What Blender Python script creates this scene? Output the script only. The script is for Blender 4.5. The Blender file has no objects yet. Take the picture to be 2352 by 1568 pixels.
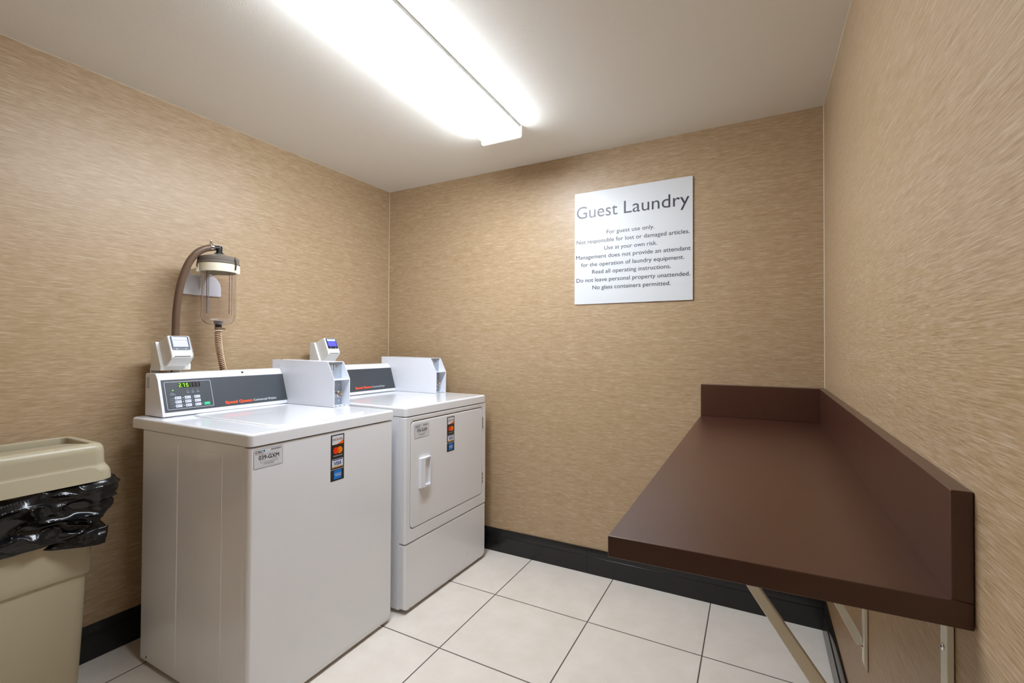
import bpy, math, random
from mathutils import Vector, Matrix, noise
C = bpy.context.scene.collection
PI = math.pi
random.seed(7)

# ---------------------------------------------------------------- camera, world, exposure
F_PX = 1045.63; YAW = 0.4863; PITCH = 0.0126; ROLL = 0.0047
CAM = Vector((2.2335, -2.3716, 1.2104))
cd = bpy.data.cameras.new('camera'); cam = bpy.data.objects.new('camera', cd); C.objects.link(cam)
cd.sensor_fit = 'HORIZONTAL'; cd.sensor_width = 36.0; cd.lens = 36.0 * F_PX / 2352.0
cd.clip_start = 0.02; cd.clip_end = 50
_f = Vector((-math.sin(YAW)*math.cos(PITCH), math.cos(YAW)*math.cos(PITCH), math.sin(PITCH)))
_r = Vector((math.cos(YAW), math.sin(YAW), 0)); _u = _r.cross(_f)
_r2 = _r*math.cos(ROLL) + _u*math.sin(ROLL); _u2 = -_r*math.sin(ROLL) + _u*math.cos(ROLL)
cam.matrix_world = Matrix((( _r2.x, _u2.x, -_f.x, CAM.x), (_r2.y, _u2.y, -_f.y, CAM.y), (_r2.z, _u2.z, -_f.z, CAM.z), (0, 0, 0, 1)))
bpy.context.scene.camera = cam
wd = bpy.data.worlds.new('world'); bpy.context.scene.world = wd; wd.use_nodes = True
wd.node_tree.nodes['Background'].inputs[0].default_value = (0.8, 0.8, 0.8, 1)
wd.node_tree.nodes['Background'].inputs[1].default_value = 0.02
vs = bpy.context.scene.view_settings
vs.view_transform = 'Standard'; vs.look = 'None'; vs.exposure = 0.0; vs.gamma = 1.0; vs.use_curve_mapping = False
LAMP = 45.0           # emission of the fluorescent diffuser
bpy.context.scene.cycles.max_bounces = 12
bpy.context.scene.cycles.diffuse_bounces = 6

# ---------------------------------------------------------------- materials
def srgb(r, g, b):
    f = lambda c: (c/255/12.92) if c/255 <= 0.04045 else ((c/255+0.055)/1.055)**2.4
    return (f(r), f(g), f(b), 1)
def mat(name, col, rough=0.5, metal=0.0, spec=0.5, coat=0.0, trans=0.0, ior=1.45, emit=None, es=0.0, noise_amt=0.0, noise_scale=30, bump=0.0, bump_scale=200):
    m = bpy.data.materials.new(name); m.use_nodes = True
    nt = m.node_tree; b = nt.nodes['Principled BSDF']
    b.inputs['Base Color'].default_value = col; b.inputs['Roughness'].default_value = rough
    b.inputs['Metallic'].default_value = metal; b.inputs['Specular IOR Level'].default_value = spec
    b.inputs['Coat Weight'].default_value = coat; b.inputs['Coat Roughness'].default_value = 0.3 if 'laminate' in name else 0.04
    b.inputs['Transmission Weight'].default_value = trans; b.inputs['IOR'].default_value = ior
    if emit: b.inputs['Emission Color'].default_value = emit; b.inputs['Emission Strength'].default_value = es
    if noise_amt or bump:
        tc = nt.nodes.new('ShaderNodeTexCoord')
    if noise_amt:
        n = nt.nodes.new('ShaderNodeTexNoise'); n.inputs['Scale'].default_value = noise_scale; n.inputs['Detail'].default_value = 4
        nt.links.new(tc.outputs['Object'], n.inputs['Vector'])
        mx = nt.nodes.new('ShaderNodeMix'); mx.data_type = 'RGBA'
        mx.inputs[6].default_value = tuple(c*(1-noise_amt) for c in col[:3]) + (1,)
        mx.inputs[7].default_value = tuple(min(1, c*(1+noise_amt)) for c in col[:3]) + (1,)
        nt.links.new(n.outputs['Fac'], mx.inputs[0]); nt.links.new(mx.outputs[2], b.inputs['Base Color'])
    if bump:
        n = nt.nodes.new('ShaderNodeTexNoise'); n.inputs['Scale'].default_value = bump_scale; n.inputs['Detail'].default_value = 3
        nt.links.new(tc.outputs['Object'], n.inputs['Vector'])
        bp = nt.nodes.new('ShaderNodeBump'); bp.inputs['Strength'].default_value = bump; bp.inputs['Distance'].default_value = 0.002
        nt.links.new(n.outputs['Fac'], bp.inputs['Height']); nt.links.new(bp.outputs['Normal'], b.inputs['Normal'])
    return m

def math_node(nt, op, a, b=None, c=None):
    n = nt.nodes.new('ShaderNodeMath'); n.operation = op
    for i, v in enumerate((a, b, c)):
        if v is None: continue
        if isinstance(v, (int, float)): n.inputs[i].default_value = v
        else: nt.links.new(v, n.inputs[i])
    return n.outputs[0]

def wallpaper(name, axis):
    """horizontally combed vinyl wallcovering; axis = 0 runs along x, 1 along y"""
    m = bpy.data.materials.new(name); m.use_nodes = True
    nt = m.node_tree; b = nt.nodes['Principled BSDF']
    tc = nt.nodes.new('ShaderNodeTexCoord'); sp = nt.nodes.new('ShaderNodeSeparateXYZ'); nt.links.new(tc.outputs['Object'], sp.inputs[0])
    al = sp.outputs[axis]; z = sp.outputs[2]
    # gentle wander of the threads
    cw = nt.nodes.new('ShaderNodeCombineXYZ'); nt.links.new(math_node(nt, 'MULTIPLY', al, 4.0), cw.inputs[0]); nt.links.new(math_node(nt, 'MULTIPLY', z, 14.0), cw.inputs[2])
    wn = nt.nodes.new('ShaderNodeTexNoise'); wn.inputs['Scale'].default_value = 1; wn.inputs['Detail'].default_value = 2; nt.links.new(cw.outputs[0], wn.inputs['Vector'])
    zz = math_node(nt, 'ADD', z, math_node(nt, 'MULTIPLY', wn.outputs['Fac'], 0.003))
    def streak(sa, sz, detail=3, off=0):
        c = nt.nodes.new('ShaderNodeCombineXYZ')
        nt.links.new(math_node(nt, 'MULTIPLY', al, sa), c.inputs[0]); nt.links.new(math_node(nt, 'MULTIPLY', zz, sz), c.inputs[2]); c.inputs[1].default_value = off
        n = nt.nodes.new('ShaderNodeTexNoise'); n.inputs['Scale'].default_value = 1; n.inputs['Detail'].default_value = detail; n.inputs['Roughness'].default_value = 0.6
        nt.links.new(c.outputs[0], n.inputs['Vector']); return n.outputs['Fac']
    a1 = streak(13, 360, 3); a2 = streak(34, 700, 3, 5.3); a3 = streak(2.0, 90, 2, 9.1)
    fac = math_node(nt, 'ADD', math_node(nt, 'MULTIPLY', a1, 0.45), math_node(nt, 'ADD', math_node(nt, 'MULTIPLY', a2, 0.43), math_node(nt, 'MULTIPLY', a3, 0.12)))
    rp = nt.nodes.new('ShaderNodeValToRGB'); nt.links.new(fac, rp.inputs[0])
    e = rp.color_ramp.elements
    e[0].position = 0.36; e[0].color = srgb(*WP[0]); e[1].position = 0.64; e[1].color = srgb(*WP[2])
    k = e.new(0.5); k.color = srgb(*WP[1])
    nt.links.new(rp.outputs[0], b.inputs['Base Color'])
    # seams of the vinyl widths
    b.inputs['Roughness'].default_value = 0.42; b.inputs['Specular IOR Level'].default_value = 0.45
    rr = math_node(nt, 'ADD', 0.30, math_node(nt, 'MULTIPLY', fac, 0.24)); nt.links.new(rr, b.inputs['Roughness'])
    st = math_node(nt, 'PINGPONG', math_node(nt, 'ADD', al, 0.84 if axis == 1 else -1.73), 0.66)
    seam = math_node(nt, 'MULTIPLY', math_node(nt, 'LESS_THAN', st, 0.0012), -0.6)
    bp = nt.nodes.new('ShaderNodeBump'); bp.inputs['Strength'].default_value = 0.25; bp.inputs['Distance'].default_value = 0.0007
    nt.links.new(math_node(nt, 'ADD', fac, seam), bp.inputs['Height']); nt.links.new(bp.outputs['Normal'], b.inputs['Normal'])
    return m
WP = [(149, 123, 90), (173, 147, 113), (196, 176, 151)]
M = {}
M['wall_y'] = wallpaper('combed_vinyl_wallcovering_side', 1)
M['wall_x'] = wallpaper('combed_vinyl_wallcovering_back', 0)
M['ceiling'] = mat('ceiling_paint', srgb(232, 228, 219), 0.75, bump=0.25, bump_scale=260)
M['caulk'] = mat('pale_caulk', srgb(206, 192, 168), 0.6)
M['base'] = mat('black_ceramic_base', srgb(30, 30, 30), 0.22, noise_amt=0.12, noise_scale=9)
M['enamel'] = mat('white_enamel', srgb(234, 235, 238), 0.2, coat=0.5, noise_amt=0.012, noise_scale=4)
M['enamel2'] = mat('white_plastic_trim', srgb(231, 234, 241), 0.28, coat=0.2)
M['gap'] = mat('dark_gap', srgb(42, 38, 34), 0.8)
M['fascia'] = mat('charcoal_fascia', srgb(66, 70, 76), 0.42, bump=0.15, bump_scale=900)
M['white_print'] = mat('white_print', srgb(225, 230, 236), 0.5)
M['grey_print'] = mat('grey_print', srgb(150, 156, 166), 0.5)
M['orange'] = mat('orange_red_print', srgb(244, 84, 40), 0.5)
M['key'] = mat('pale_key', srgb(206, 212, 224), 0.5)
M['green_key'] = mat('green_key', srgb(0, 190, 130), 0.5)
M['ink'] = mat('dark_ink', srgb(46, 46, 62), 0.5)
M['ink2'] = mat('grey_ink', srgb(112, 112, 118), 0.5)
M['led'] = mat('green_led', srgb(120, 230, 0), 0.4, emit=srgb(150, 255, 10), es=1.0)
M['led_white'] = mat('pale_led', srgb(220, 240, 220), 0.4)
M['display'] = mat('display_window', srgb(24, 24, 28), 0.25)
M['segment'] = mat('unlit_segment', srgb(92, 80, 80), 0.5)
M['steel'] = mat('brushed_steel', srgb(176, 184, 194), 0.35, metal=0.55, noise_amt=0.05, noise_scale=80)
M['chrome'] = mat('chrome', srgb(220, 220, 220), 0.12, metal=1.0)
M['brass'] = mat('lock_face', srgb(150, 128, 108), 0.3, metal=0.6)
M['black'] = mat('black_plastic', srgb(26, 27, 30), 0.35)
M['label'] = mat('label_film', srgb(216, 216, 218), 0.4)
M['sticker_black'] = mat('sticker_black', srgb(46, 42, 38), 0.4)
M['sticker_white'] = mat('sticker_white', srgb(216, 220, 228), 0.4)
M['s_orange'] = mat('sticker_orange', srgb(240, 112, 10), 0.4)
M['s_red'] = mat('sticker_red', srgb(238, 54, 14), 0.4)
M['s_amber'] = mat('sticker_amber', srgb(240, 136, 8), 0.4)
M['s_mix'] = mat('sticker_overlap', srgb(232, 84, 10), 0.4)
M['s_navy'] = mat('sticker_navy', srgb(20, 62, 138), 0.4)
M['s_gold'] = mat('sticker_gold', srgb(226, 150, 20), 0.4)
M['s_blue'] = mat('sticker_blue', srgb(12, 122, 218), 0.4)
M['s_teal'] = mat('label_teal', srgb(20, 130, 160), 0.4)
M['reader'] = mat('reader_plastic', srgb(226, 226, 222), 0.35)
M['reader_grey'] = mat('reader_bezel', srgb(30, 42, 72), 0.45)
M['screen_w'] = mat('lit_screen_pale', srgb(80, 80, 120), 0.35, emit=srgb(205, 205, 250), es=0.8)
M['screen_b'] = mat('lit_screen_blue', srgb(60, 60, 200), 0.2, emit=srgb(105, 105, 238), es=0.7)
M['screen_card'] = mat('screen_header', srgb(215, 222, 235), 0.25)
M['blue_led'] = mat('blue_led', srgb(60, 140, 255), 0.3, emit=srgb(50, 140, 255), es=1.3)
M['laminate'] = mat('brown_laminate', srgb(68, 36, 23), 0.34, spec=0.7, coat=0.35, noise_amt=0.05, noise_scale=3, bump=0.12, bump_scale=1400)
M['bracket'] = mat('painted_bracket', srgb(236, 237, 226), 0.4)
M['sign'] = mat('sign_board', srgb(214, 217, 219), 0.38)
M['sign_edge'] = mat('sign_edge', srgb(110, 90, 70), 0.6)
M['sign_ink'] = mat('sign_lettering', srgb(58, 58, 70), 0.36)
M['bin'] = mat('beige_bin_plastic', srgb(176, 166, 140), 0.34, bump=0.08, bump_scale=500)
M['fix'] = mat('fixture_white_metal', srgb(205, 208, 206), 0.4)
M['lamp'] = mat('lit_diffuser', (0.9, 0.9, 0.9, 1), 0.4, emit=(0.915, 1.0, 1.11, 1), es=LAMP)
M['lamp_side'] = mat('lit_diffuser_side', (0.9, 0.9, 0.9, 1), 0.4, emit=(0.915, 1.0, 1.11, 1), es=LAMP*1.05)
M['cap_glow'] = mat('end_cap_added_glow', (0.85, 0.85, 0.85, 1), 0.4, emit=(1.0, 1.0, 1.0, 1), es=0.7)  # end cap is no lamp; its lit look is added as emission
M['cream'] = mat('cream_plastic', srgb(238, 230, 206), 0.35)
M['cover'] = mat('smoky_cover', srgb(116, 108, 100), 0.22)
M['hose'] = mat('brown_rubber_hose', srgb(104, 82, 66), 0.38, noise_amt=0.15, noise_scale=14)
M['spiral'] = mat('cream_spiral', srgb(214, 190, 158), 0.4)
M['spiral_web'] = mat('brown_hose_web', srgb(120, 74, 44), 0.5)
M['clear'] = mat('clear_plastic', (0.93, 0.91, 0.925, 1), 0.03, trans=1.0, ior=1.38)
M['rib'] = mat('canister_rib', srgb(96, 88, 92), 0.25)
M['bagmark'] = mat('scuff_brown', srgb(170, 140, 110), 0.5)

def bag_mat():
    m = mat('black_bag_film', srgb(14, 14, 16), 0.24, spec=0.6)
    nt = m.node_tree; b = nt.nodes['Principled BSDF']
    tc = nt.nodes.new('ShaderNodeTexCoord')
    w = nt.nodes.new('ShaderNodeTexWave'); w.inputs['Scale'].default_value = 75; w.inputs['Distortion'].default_value = 3; w.inputs['Detail'].default_value = 2
    w.wave_type = 'BANDS'; w.bands_direction = 'DIAGONAL'
    n = nt.nodes.new('ShaderNodeTexNoise'); n.inputs['Scale'].default_value = 12; n.inputs['Detail'].default_value = 2
    nt.links.new(tc.outputs['Object'], w.inputs['Vector']); nt.links.new(tc.outputs['Object'], n.inputs['Vector'])
    h = math_node(nt, 'ADD', math_node(nt, 'MULTIPLY', w.outputs['Fac'], 0.05), n.outputs['Fac'])
    bp = nt.nodes.new('ShaderNodeBump'); bp.inputs['Strength'].default_value = 0.5; bp.inputs['Distance'].default_value = 0.005
    nt.links.new(h, bp.inputs['Height']); nt.links.new(bp.outputs['Normal'], b.inputs['Normal'])
    return m
M['bag'] = bag_mat()

def floor_mat():
    m = bpy.data.materials.new('cream_floor_tile'); m.use_nodes = True
    nt = m.node_tree; b = nt.nodes['Principled BSDF']
    tc = nt.nodes.new('ShaderNodeTexCoord'); sp = nt.nodes.new('ShaderNodeSeparateXYZ'); nt.links.new(tc.outputs['Object'], sp.inputs[0])
    gx, gy, tx, ty, g = 1.117, -0.4229, 0.4689, 0.4503, 0.0026
    dx = math_node(nt, 'PINGPONG', math_node(nt, 'ADD', sp.outputs[0], tx*20 - gx), tx/2*2)   # distance-like ramp
    fx = math_node(nt, 'ABSOLUTE', math_node(nt, 'SUBTRACT', math_node(nt, 'FRACT', math_node(nt, 'DIVIDE', math_node(nt, 'ADD', sp.outputs[0], tx*20.5 - gx), tx)), 0.5))
    fy = math_node(nt, 'ABSOLUTE', math_node(nt, 'SUBTRACT', math_node(nt, 'FRACT', math_node(nt, 'DIVIDE', math_node(nt, 'ADD', sp.outputs[1], ty*20.5 - gy), ty)), 0.5))
    near = math_node(nt, 'MINIMUM', math_node(nt, 'MULTIPLY', fx, tx), math_node(nt, 'MULTIPLY', fy, ty))
    gr = math_node(nt, 'LESS_THAN', near, g)
    n = nt.nodes.new('ShaderNodeTexNoise'); n.inputs['Scale'].default_value = 7; n.inputs['Detail'].default_value = 6; n.inputs['Roughness'].default_value = 0.65
    nt.links.new(tc.outputs['Object'], n.inputs['Vector'])
    rp = nt.nodes.new('ShaderNodeValToRGB'); nt.links.new(n.outputs['Fac'], rp.inputs[0])
    e = rp.color_ramp.elements; e[0].position = 0.3; e[0].color = srgb(219, 210, 198); e[1].position = 0.7; e[1].color = srgb(231, 223, 212)
    mx = nt.nodes.new('ShaderNodeMix'); mx.data_type = 'RGBA'; nt.links.new(gr, mx.inputs[0]); nt.links.new(rp.outputs[0], mx.inputs[6]); mx.inputs[7].default_value = srgb(92, 84, 80)
    nt.links.new(mx.outputs[2], b.inputs['Base Color'])
    nt.links.new(math_node(nt, 'ADD', 0.38, math_node(nt, 'MULTIPLY', gr, 0.4)), b.inputs['Roughness'])
    bp = nt.nodes.new('ShaderNodeBump'); bp.inputs['Strength'].default_value = 0.5; bp.inputs['Distance'].default_value = 0.0015
    ed = math_node(nt, 'MINIMUM', math_node(nt, 'MULTIPLY', near, 220.0), 1.0)
    nt.links.new(ed, bp.inputs['Height']); nt.links.new(bp.outputs['Normal'], b.inputs['Normal'])
    return m
M['floor'] = floor_mat()

# ---------------------------------------------------------------- mesh helpers
class MB:
    """collects shapes, each with a material key, and builds ONE mesh object"""
    def __init__(s): s.v = []; s.f = []; s.m = []
    def add(s, vs_, fs, m):
        o = len(s.v); s.v += [tuple(p) for p in vs_]; s.f += [tuple(i+o for i in f) for f in fs]; s.m += [m]*len(fs); return s
    def box(s, x0, x1, y0, y1, z0, z1, m):
        v = [(x0,y0,z0),(x1,y0,z0),(x1,y1,z0),(x0,y1,z0),(x0,y0,z1),(x1,y0,z1),(x1,y1,z1),(x0,y1,z1)]
        return s.add(v, [(0,3,2,1),(4,5,6,7),(0,1,5,4),(1,2,6,5),(2,3,7,6),(3,0,4,7)], m)
    def hexa(s, bot, top, m):
        return s.add(list(bot)+list(top), [(0,3,2,1),(4,5,6,7),(0,1,5,4),(1,2,6,5),(2,3,7,6),(3,0,4,7)], m)
    def prism(s, poly, axis, a0, a1, m):
        """poly: 2D points in the two remaining axes (x,y,z order)"""
        def p3(p, a): q = list(p); q.insert(axis, a); return tuple(q)
        n = len(poly)
        v = [p3(p, a0) for p in poly] + [p3(p, a1) for p in poly]
        f = [tuple(range(n))[::-1], tuple(range(n, 2*n))] + [(i, (i+1) % n, (i+1) % n+n, i+n) for i in range(n)]
        return s.add(v, f, m)
    def loft(s, loops, m, cap0=True, cap1=True):
        n = len(loops[0]); v = [p for l in loops for p in l]; f = []
        for k in range(len(loops)-1):
            for i in range(n):
                j = (i+1) % n; f.append((k*n+i, k*n+j, (k+1)*n+j, (k+1)*n+i))
        if cap0: f.append(tuple(range(n))[::-1])
        if cap1: f.append(tuple(range((len(loops)-1)*n, len(loops)*n)))
        return s.add(v, f, m)
    def tube(s, pts, r, m, n=12, caps=True):
        pts = [Vector(p) for p in pts]; rs = r if isinstance(r, (list, tuple)) else [r]*len(pts)
        loops = []; up = None
        for i, p in enumerate(pts):
            t = (pts[min(i+1, len(pts)-1)] - pts[max(i-1, 0)]).normalized()
            if up is None:
                up = Vector((0,0,1)) if abs(t.z) < 0.9 else Vector((1,0,0))
            a = t.cross(up).normalized(); b = t.cross(a).normalized(); up = -b
            up = a.cross(t).normalized()
            loops.append([p + a*math.cos(2*PI*k/n)*rs[i] + up*math.sin(2*PI*k/n)*rs[i] for k in range(n)])
        return s.loft(loops, m, caps, caps)
    def ring(s, pts, r, m, n=8):
        """closed tube"""
        pts = [Vector(p) for p in pts]; N = len(pts); c = sum(pts, Vector())/N; nrm = (pts[0]-c).cross(pts[N//4]-c).normalized()
        v = []; f = []
        for i, p in enumerate(pts):
            o = (p-c).normalized()
            v += [p + o*math.cos(2*PI*k/n)*r + nrm*math.sin(2*PI*k/n)*r for k in range(n)]
        for i in range(N):
            j = (i+1) % N
            for k in range(n): f.append((i*n+k, i*n+(k+1) % n, j*n+(k+1) % n, j*n+k))
        return s.add(v, f, m)
    def lathe(s, prof, c, m, n=40, axis='z', caps=True):
        loops = []
        for r, h in prof:
            l = []
            for k in range(n):
                a = 2*PI*k/n; x, y = r*math.cos(a), r*math.sin(a)
                if axis == 'z': l.append((c[0]+x, c[1]+y, c[2]+h))
                elif axis == 'x': l.append((c[0]+h, c[1]+x, c[2]+y))
                else: l.append((c[0]+y, c[1]+h, c[2]+x))
            loops.append(l)
        return s.loft(loops, m, caps, caps)
    def build(s, name, parent=None, bevel=0.0, seg=2, angle=35, wn=True):
        keys = []; [keys.append(k) for k in s.m if k not in keys]
        me = bpy.data.meshes.new(name); me.from_pydata(s.v, [], s.f); me.update()
        for k in keys: me.materials.append(M[k])
        for p, k in zip(me.polygons, s.m): p.material_index = keys.index(k); p.use_smooth = True
        me.set_sharp_from_angle(angle=math.radians(angle))
        o = bpy.data.objects.new(name, me); C.objects.link(o)
        if parent: o.parent = parent
        if bevel:
            b = o.modifiers.new('bevel', 'BEVEL'); b.width = bevel; b.segments = seg; b.limit_method = 'ANGLE'; b.angle_limit = math.radians(30); b.use_clamp_overlap = True
        if wn: w = o.modifiers.new('weighted_normal', 'WEIGHTED_NORMAL'); w.keep_sharp = True; w.weight = 60
        return o

def rrect(a0, a1, b0, b1, r, n=6):
    """rounded rectangle, counter-clockwise 2D points"""
    pts = []
    for cx, cy, s0 in ((a1-r, b0+r, -PI/2), (a1-r, b1-r, 0), (a0+r, b1-r, PI/2), (a0+r, b0+r, PI)):
        for k in range(n+1):
            t = s0 + PI/2*k/n; pts.append((cx+r*math.cos(t), cy+r*math.sin(t)))
    return pts

class Frame:
    """a flat face to print on: origin, right, up"""
    def __init__(s, o, ex, ey): s.o = Vector(o); s.ex = Vector(ex).normalized(); s.ey = Vector(ey).normalized(); s.n = s.ex.cross(s.ey)
    def p(s, u, v, d=0.0): return s.o + s.ex*u + s.ey*v + s.n*d
    def poly(s, mb, pts, d, m, base=0.0):
        n = len(pts); v = [s.p(u, w, base) for u, w in pts] + [s.p(u, w, d) for u, w in pts]
        mb.add(v, [tuple(range(n, 2*n))] + [(i, (i+1) % n, (i+1) % n+n, i+n) for i in range(n)], m)
    def rect(s, mb, u0, u1, v0, v1, d, m, r=0.0):
        s.poly(mb, rrect(u0, u1, v0, v1, r, 4) if r else [(u0,v0),(u1,v0),(u1,v1),(u0,v1)], d, m)
    def frame(s, mb, u0, u1, v0, v1, w, d, m, r=0.003):
        a = rrect(u0, u1, v0, v1, r, 4); b = rrect(u0+w, u1-w, v0+w, v1-w, max(r-w, 1e-4), 4); n = len(a)
        v = [s.p(*q, d) for q in a] + [s.p(*q, d) for q in b]
        mb.add(v, [(i, (i+1) % n, (i+1) % n+n, i+n) for i in range(n)], m)
    def circle(s, mb, u, v, r, d, m, n=20):
        s.poly(mb, [(u+r*math.cos(2*PI*k/n), v+r*math.sin(2*PI*k/n)) for k in range(n)], d, m)

_tc = {}
def glyphs(txt, spacing=1.0):
    k = (txt, spacing)
    if k not in _tc:
        cu = bpy.data.curves.new('t', 'FONT'); cu.body = txt; cu.size = 1; cu.resolution_u = 5; cu.space_character = spacing
        ob = bpy.data.objects.new('t', cu); C.objects.link(ob)
        dg = bpy.context.evaluated_depsgraph_get(); me = bpy.data.meshes.new_from_object(ob.evaluated_get(dg))
        _tc[k] = ([tuple(v.co[:2]) for v in me.vertices], [tuple(p.vertices) for p in me.polygons])
        bpy.data.objects.remove(ob); bpy.data.curves.remove(cu); bpy.data.meshes.remove(me)
    return _tc[k]
_hv = glyphs('H')[0]; CAP = max(p[1] for p in _hv) - min(p[1] for p in _hv)
def text(fr, mb, txt, u0, u1, base, cap, d, m, off=0.0, spacing=1.0, slant=0.0):
    """writes txt between u0 and u1 on baseline base, capitals cap high; off thickens the strokes"""
    vs_, fs = glyphs(txt, spacing)
    e = off*cap/CAP; u0 += e; u1 -= e
    x0 = min(p[0] for p in vs_); x1 = max(p[0] for p in vs_); sx = (u1-u0)/(x1-x0); sy = cap/CAP
    sh = [(0,0)] if not off else [(0,0), (-e,0), (e,0), (0,-e), (0,e), (-e*.7,-e*.7), (e*.7,e*.7), (-e*.7,e*.7), (e*.7,-e*.7)]
    for k, (a, b) in enumerate(sh):
        mb.add([fr.p(u0+(x-x0)*sx+y*sy*slant+a, base+y*sy+b, d+k*.000008) for x, y in vs_], fs, m)

def tag(o, label=None, cat=None, group=None, kind=None):
    if label: o['label'] = label
    if cat: o['category'] = cat
    if group: o['group'] = group
    if kind: o['kind'] = kind
    return o
def thing(name, label, cat, loc=(0,0,0), rz=0.0, group=None):
    o = bpy.data.objects.new(name, None); C.objects.link(o); o.location = loc; o.rotation_euler = (0,0,rz); o.empty_display_size = 0.1
    return tag(o, label, cat, group)

# ---------------------------------------------------------------- room
H = 2.2738; YF = -3.1
xl = lambda y: 0.0187 + 0.033*y
xr = lambda y: 2.5108 + 0.0123*y
yb = lambda x: 0.0139*x/2.5108
def struct(name, mb, **k):
    o = mb.build(name, **k); o['kind'] = 'structure'; return o
m = MB(); m.hexa([(xl(.1)-.12,.1,0),(xl(YF)-.12,YF,0),(xl(YF),YF,0),(xl(.1),.1,0)], [(xl(.1)-.12,.1,H),(xl(YF)-.12,YF,H),(xl(YF),YF,H),(xl(.1),.1,H)], 'wall_y'); struct('wall_left', m)
m = MB(); m.hexa([(xr(.1),.1,0),(xr(YF),YF,0),(xr(YF)+.12,YF,0),(xr(.1)+.12,.1,0)], [(xr(.1),.1,H),(xr(YF),YF,H),(xr(YF)+.12,YF,H),(xr(.1)+.12,.1,H)], 'wall_y'); struct('wall_right', m)
m = MB(); m.hexa([(-.2,yb(-.2),0),(2.7,yb(2.7),0),(2.7,.13,0),(-.2,.13,0)], [(-.2,yb(-.2),H),(2.7,yb(2.7),H),(2.7,.13,H),(-.2,.13,H)], 'wall_x'); struct('wall_back', m)
m = MB(); m.box(-.3, 2.7, YF-.12, YF, 0, H, 'wall_x'); struct('wall_front', m)
m = MB(); m.box(-.4, 2.75, YF-.12, .13, -.1, 0, 'floor'); struct('floor', m)
m = MB(); m.box(-.4, 2.75, YF-.12, .13, H, H+.1, 'ceiling'); struct('ceiling', m)
# caulk beads in the corners
m = MB(); m.tube([(xl(0)+.0, .0, .13), (xl(0), .0, H)], .0022, 'caulk', 8); struct('trim_1', m)
m = MB(); m.tube([(xr(0), yb(2.51), .13), (xr(0), yb(2.51), H)], .0026, 'caulk', 8); struct('trim_2', m)
m = MB(); m.tube([(xl(0), 0, H), (xl(YF), YF, H)], .002, 'caulk', 8); struct('trim_3', m)
m = MB(); m.tube([(xr(0), 0, H), (xr(YF), YF, H)], .002, 'caulk', 8); struct('trim_4', m)

BP = [(0,0),(.015,0),(.015,.0885),(.0162,.0898),(.0160,.0912),(.0128,.0925),(.0126,.103),(.0118,.112),(.0100,.120),(.0086,.127),(.0066,.1312),(0,.1312)]
def sweep(mb, p0, p1, nrm, m='base'):
    p0 = Vector(p0); p1 = Vector(p1); nrm = Vector(nrm).normalized()
    L = [[(p.x+nrm.x*d, p.y+nrm.y*d, z) for d, z in BP] for p in (p0, p1)]
    mb.loft(L, m)
m = MB(); sweep(m, (xl(0)-.005, 0), (1.4440, yb(1.444)), (0,-1)); sweep(m, (1.4452, yb(1.4452)), (xr(0), yb(2.51)), (0,-1)); struct('baseboard_back', m, angle=20)
m = MB(); sweep(m, (xl(YF), YF), (xl(-1.0), -1.0), (1,-.033)); sweep(m, (xl(-.999), -.999), (xl(0), 0), (1,-.033)); struct('baseboard_left', m, angle=20)
m = MB(); sweep(m, (xr(0), 0), (xr(-1.1), -1.1), (-1,.012)); sweep(m, (xr(-1.101), -1.101), (xr(YF), YF), (-1,.012)); struct('baseboard_right', m, angle=20)

# ---------------------------------------------------------------- ceiling light
lt = thing('ceiling_light', 'long white wraparound fluorescent light fixture, lit, on the ceiling', 'ceiling light', (1.2536, -0.4297, H), 0.0168+PI)
# local x runs away from the room's right, local y towards the camera after the half turn
LW = .2157; LL = 1.235
m = MB()
m.box(.0, LW, .004, LL-.004, -.0155, 0, 'fix')
m.build('housing', lt)
prof = [(.005,-.0156),(.0015,-.018),(.0015,-.034),(.012,-.046),(.03,-.0525),(.06,-.0555),(LW/2,-.0565),(LW-.06,-.0555),(LW-.03,-.0525),(LW-.012,-.046),(LW-.0015,-.034),(LW-.0015,-.018),(LW-.005,-.0156)]
m = MB(); m.loft([[(x, .012, z) for x, z in prof], [(x, LL-.012, z) for x, z in prof]], 'lamp')
n_ = len(prof)
for i_ in (1, n_-3): m.m[i_] = 'lamp_side'
m.build('diffuser', lt, angle=50)
capp = [(-.002,-.0005),(-.002,-.050),(.005,-.0575),(LW-.005,-.0575),(LW+.002,-.050),(LW+.002,-.0005)]
for y0 in (0.0, LL-.012):
    m = MB(); m.prism(capp, 1, y0, y0+.012, 'cap_glow'); m.build('end_cap', lt, bevel=.0015)

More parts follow.
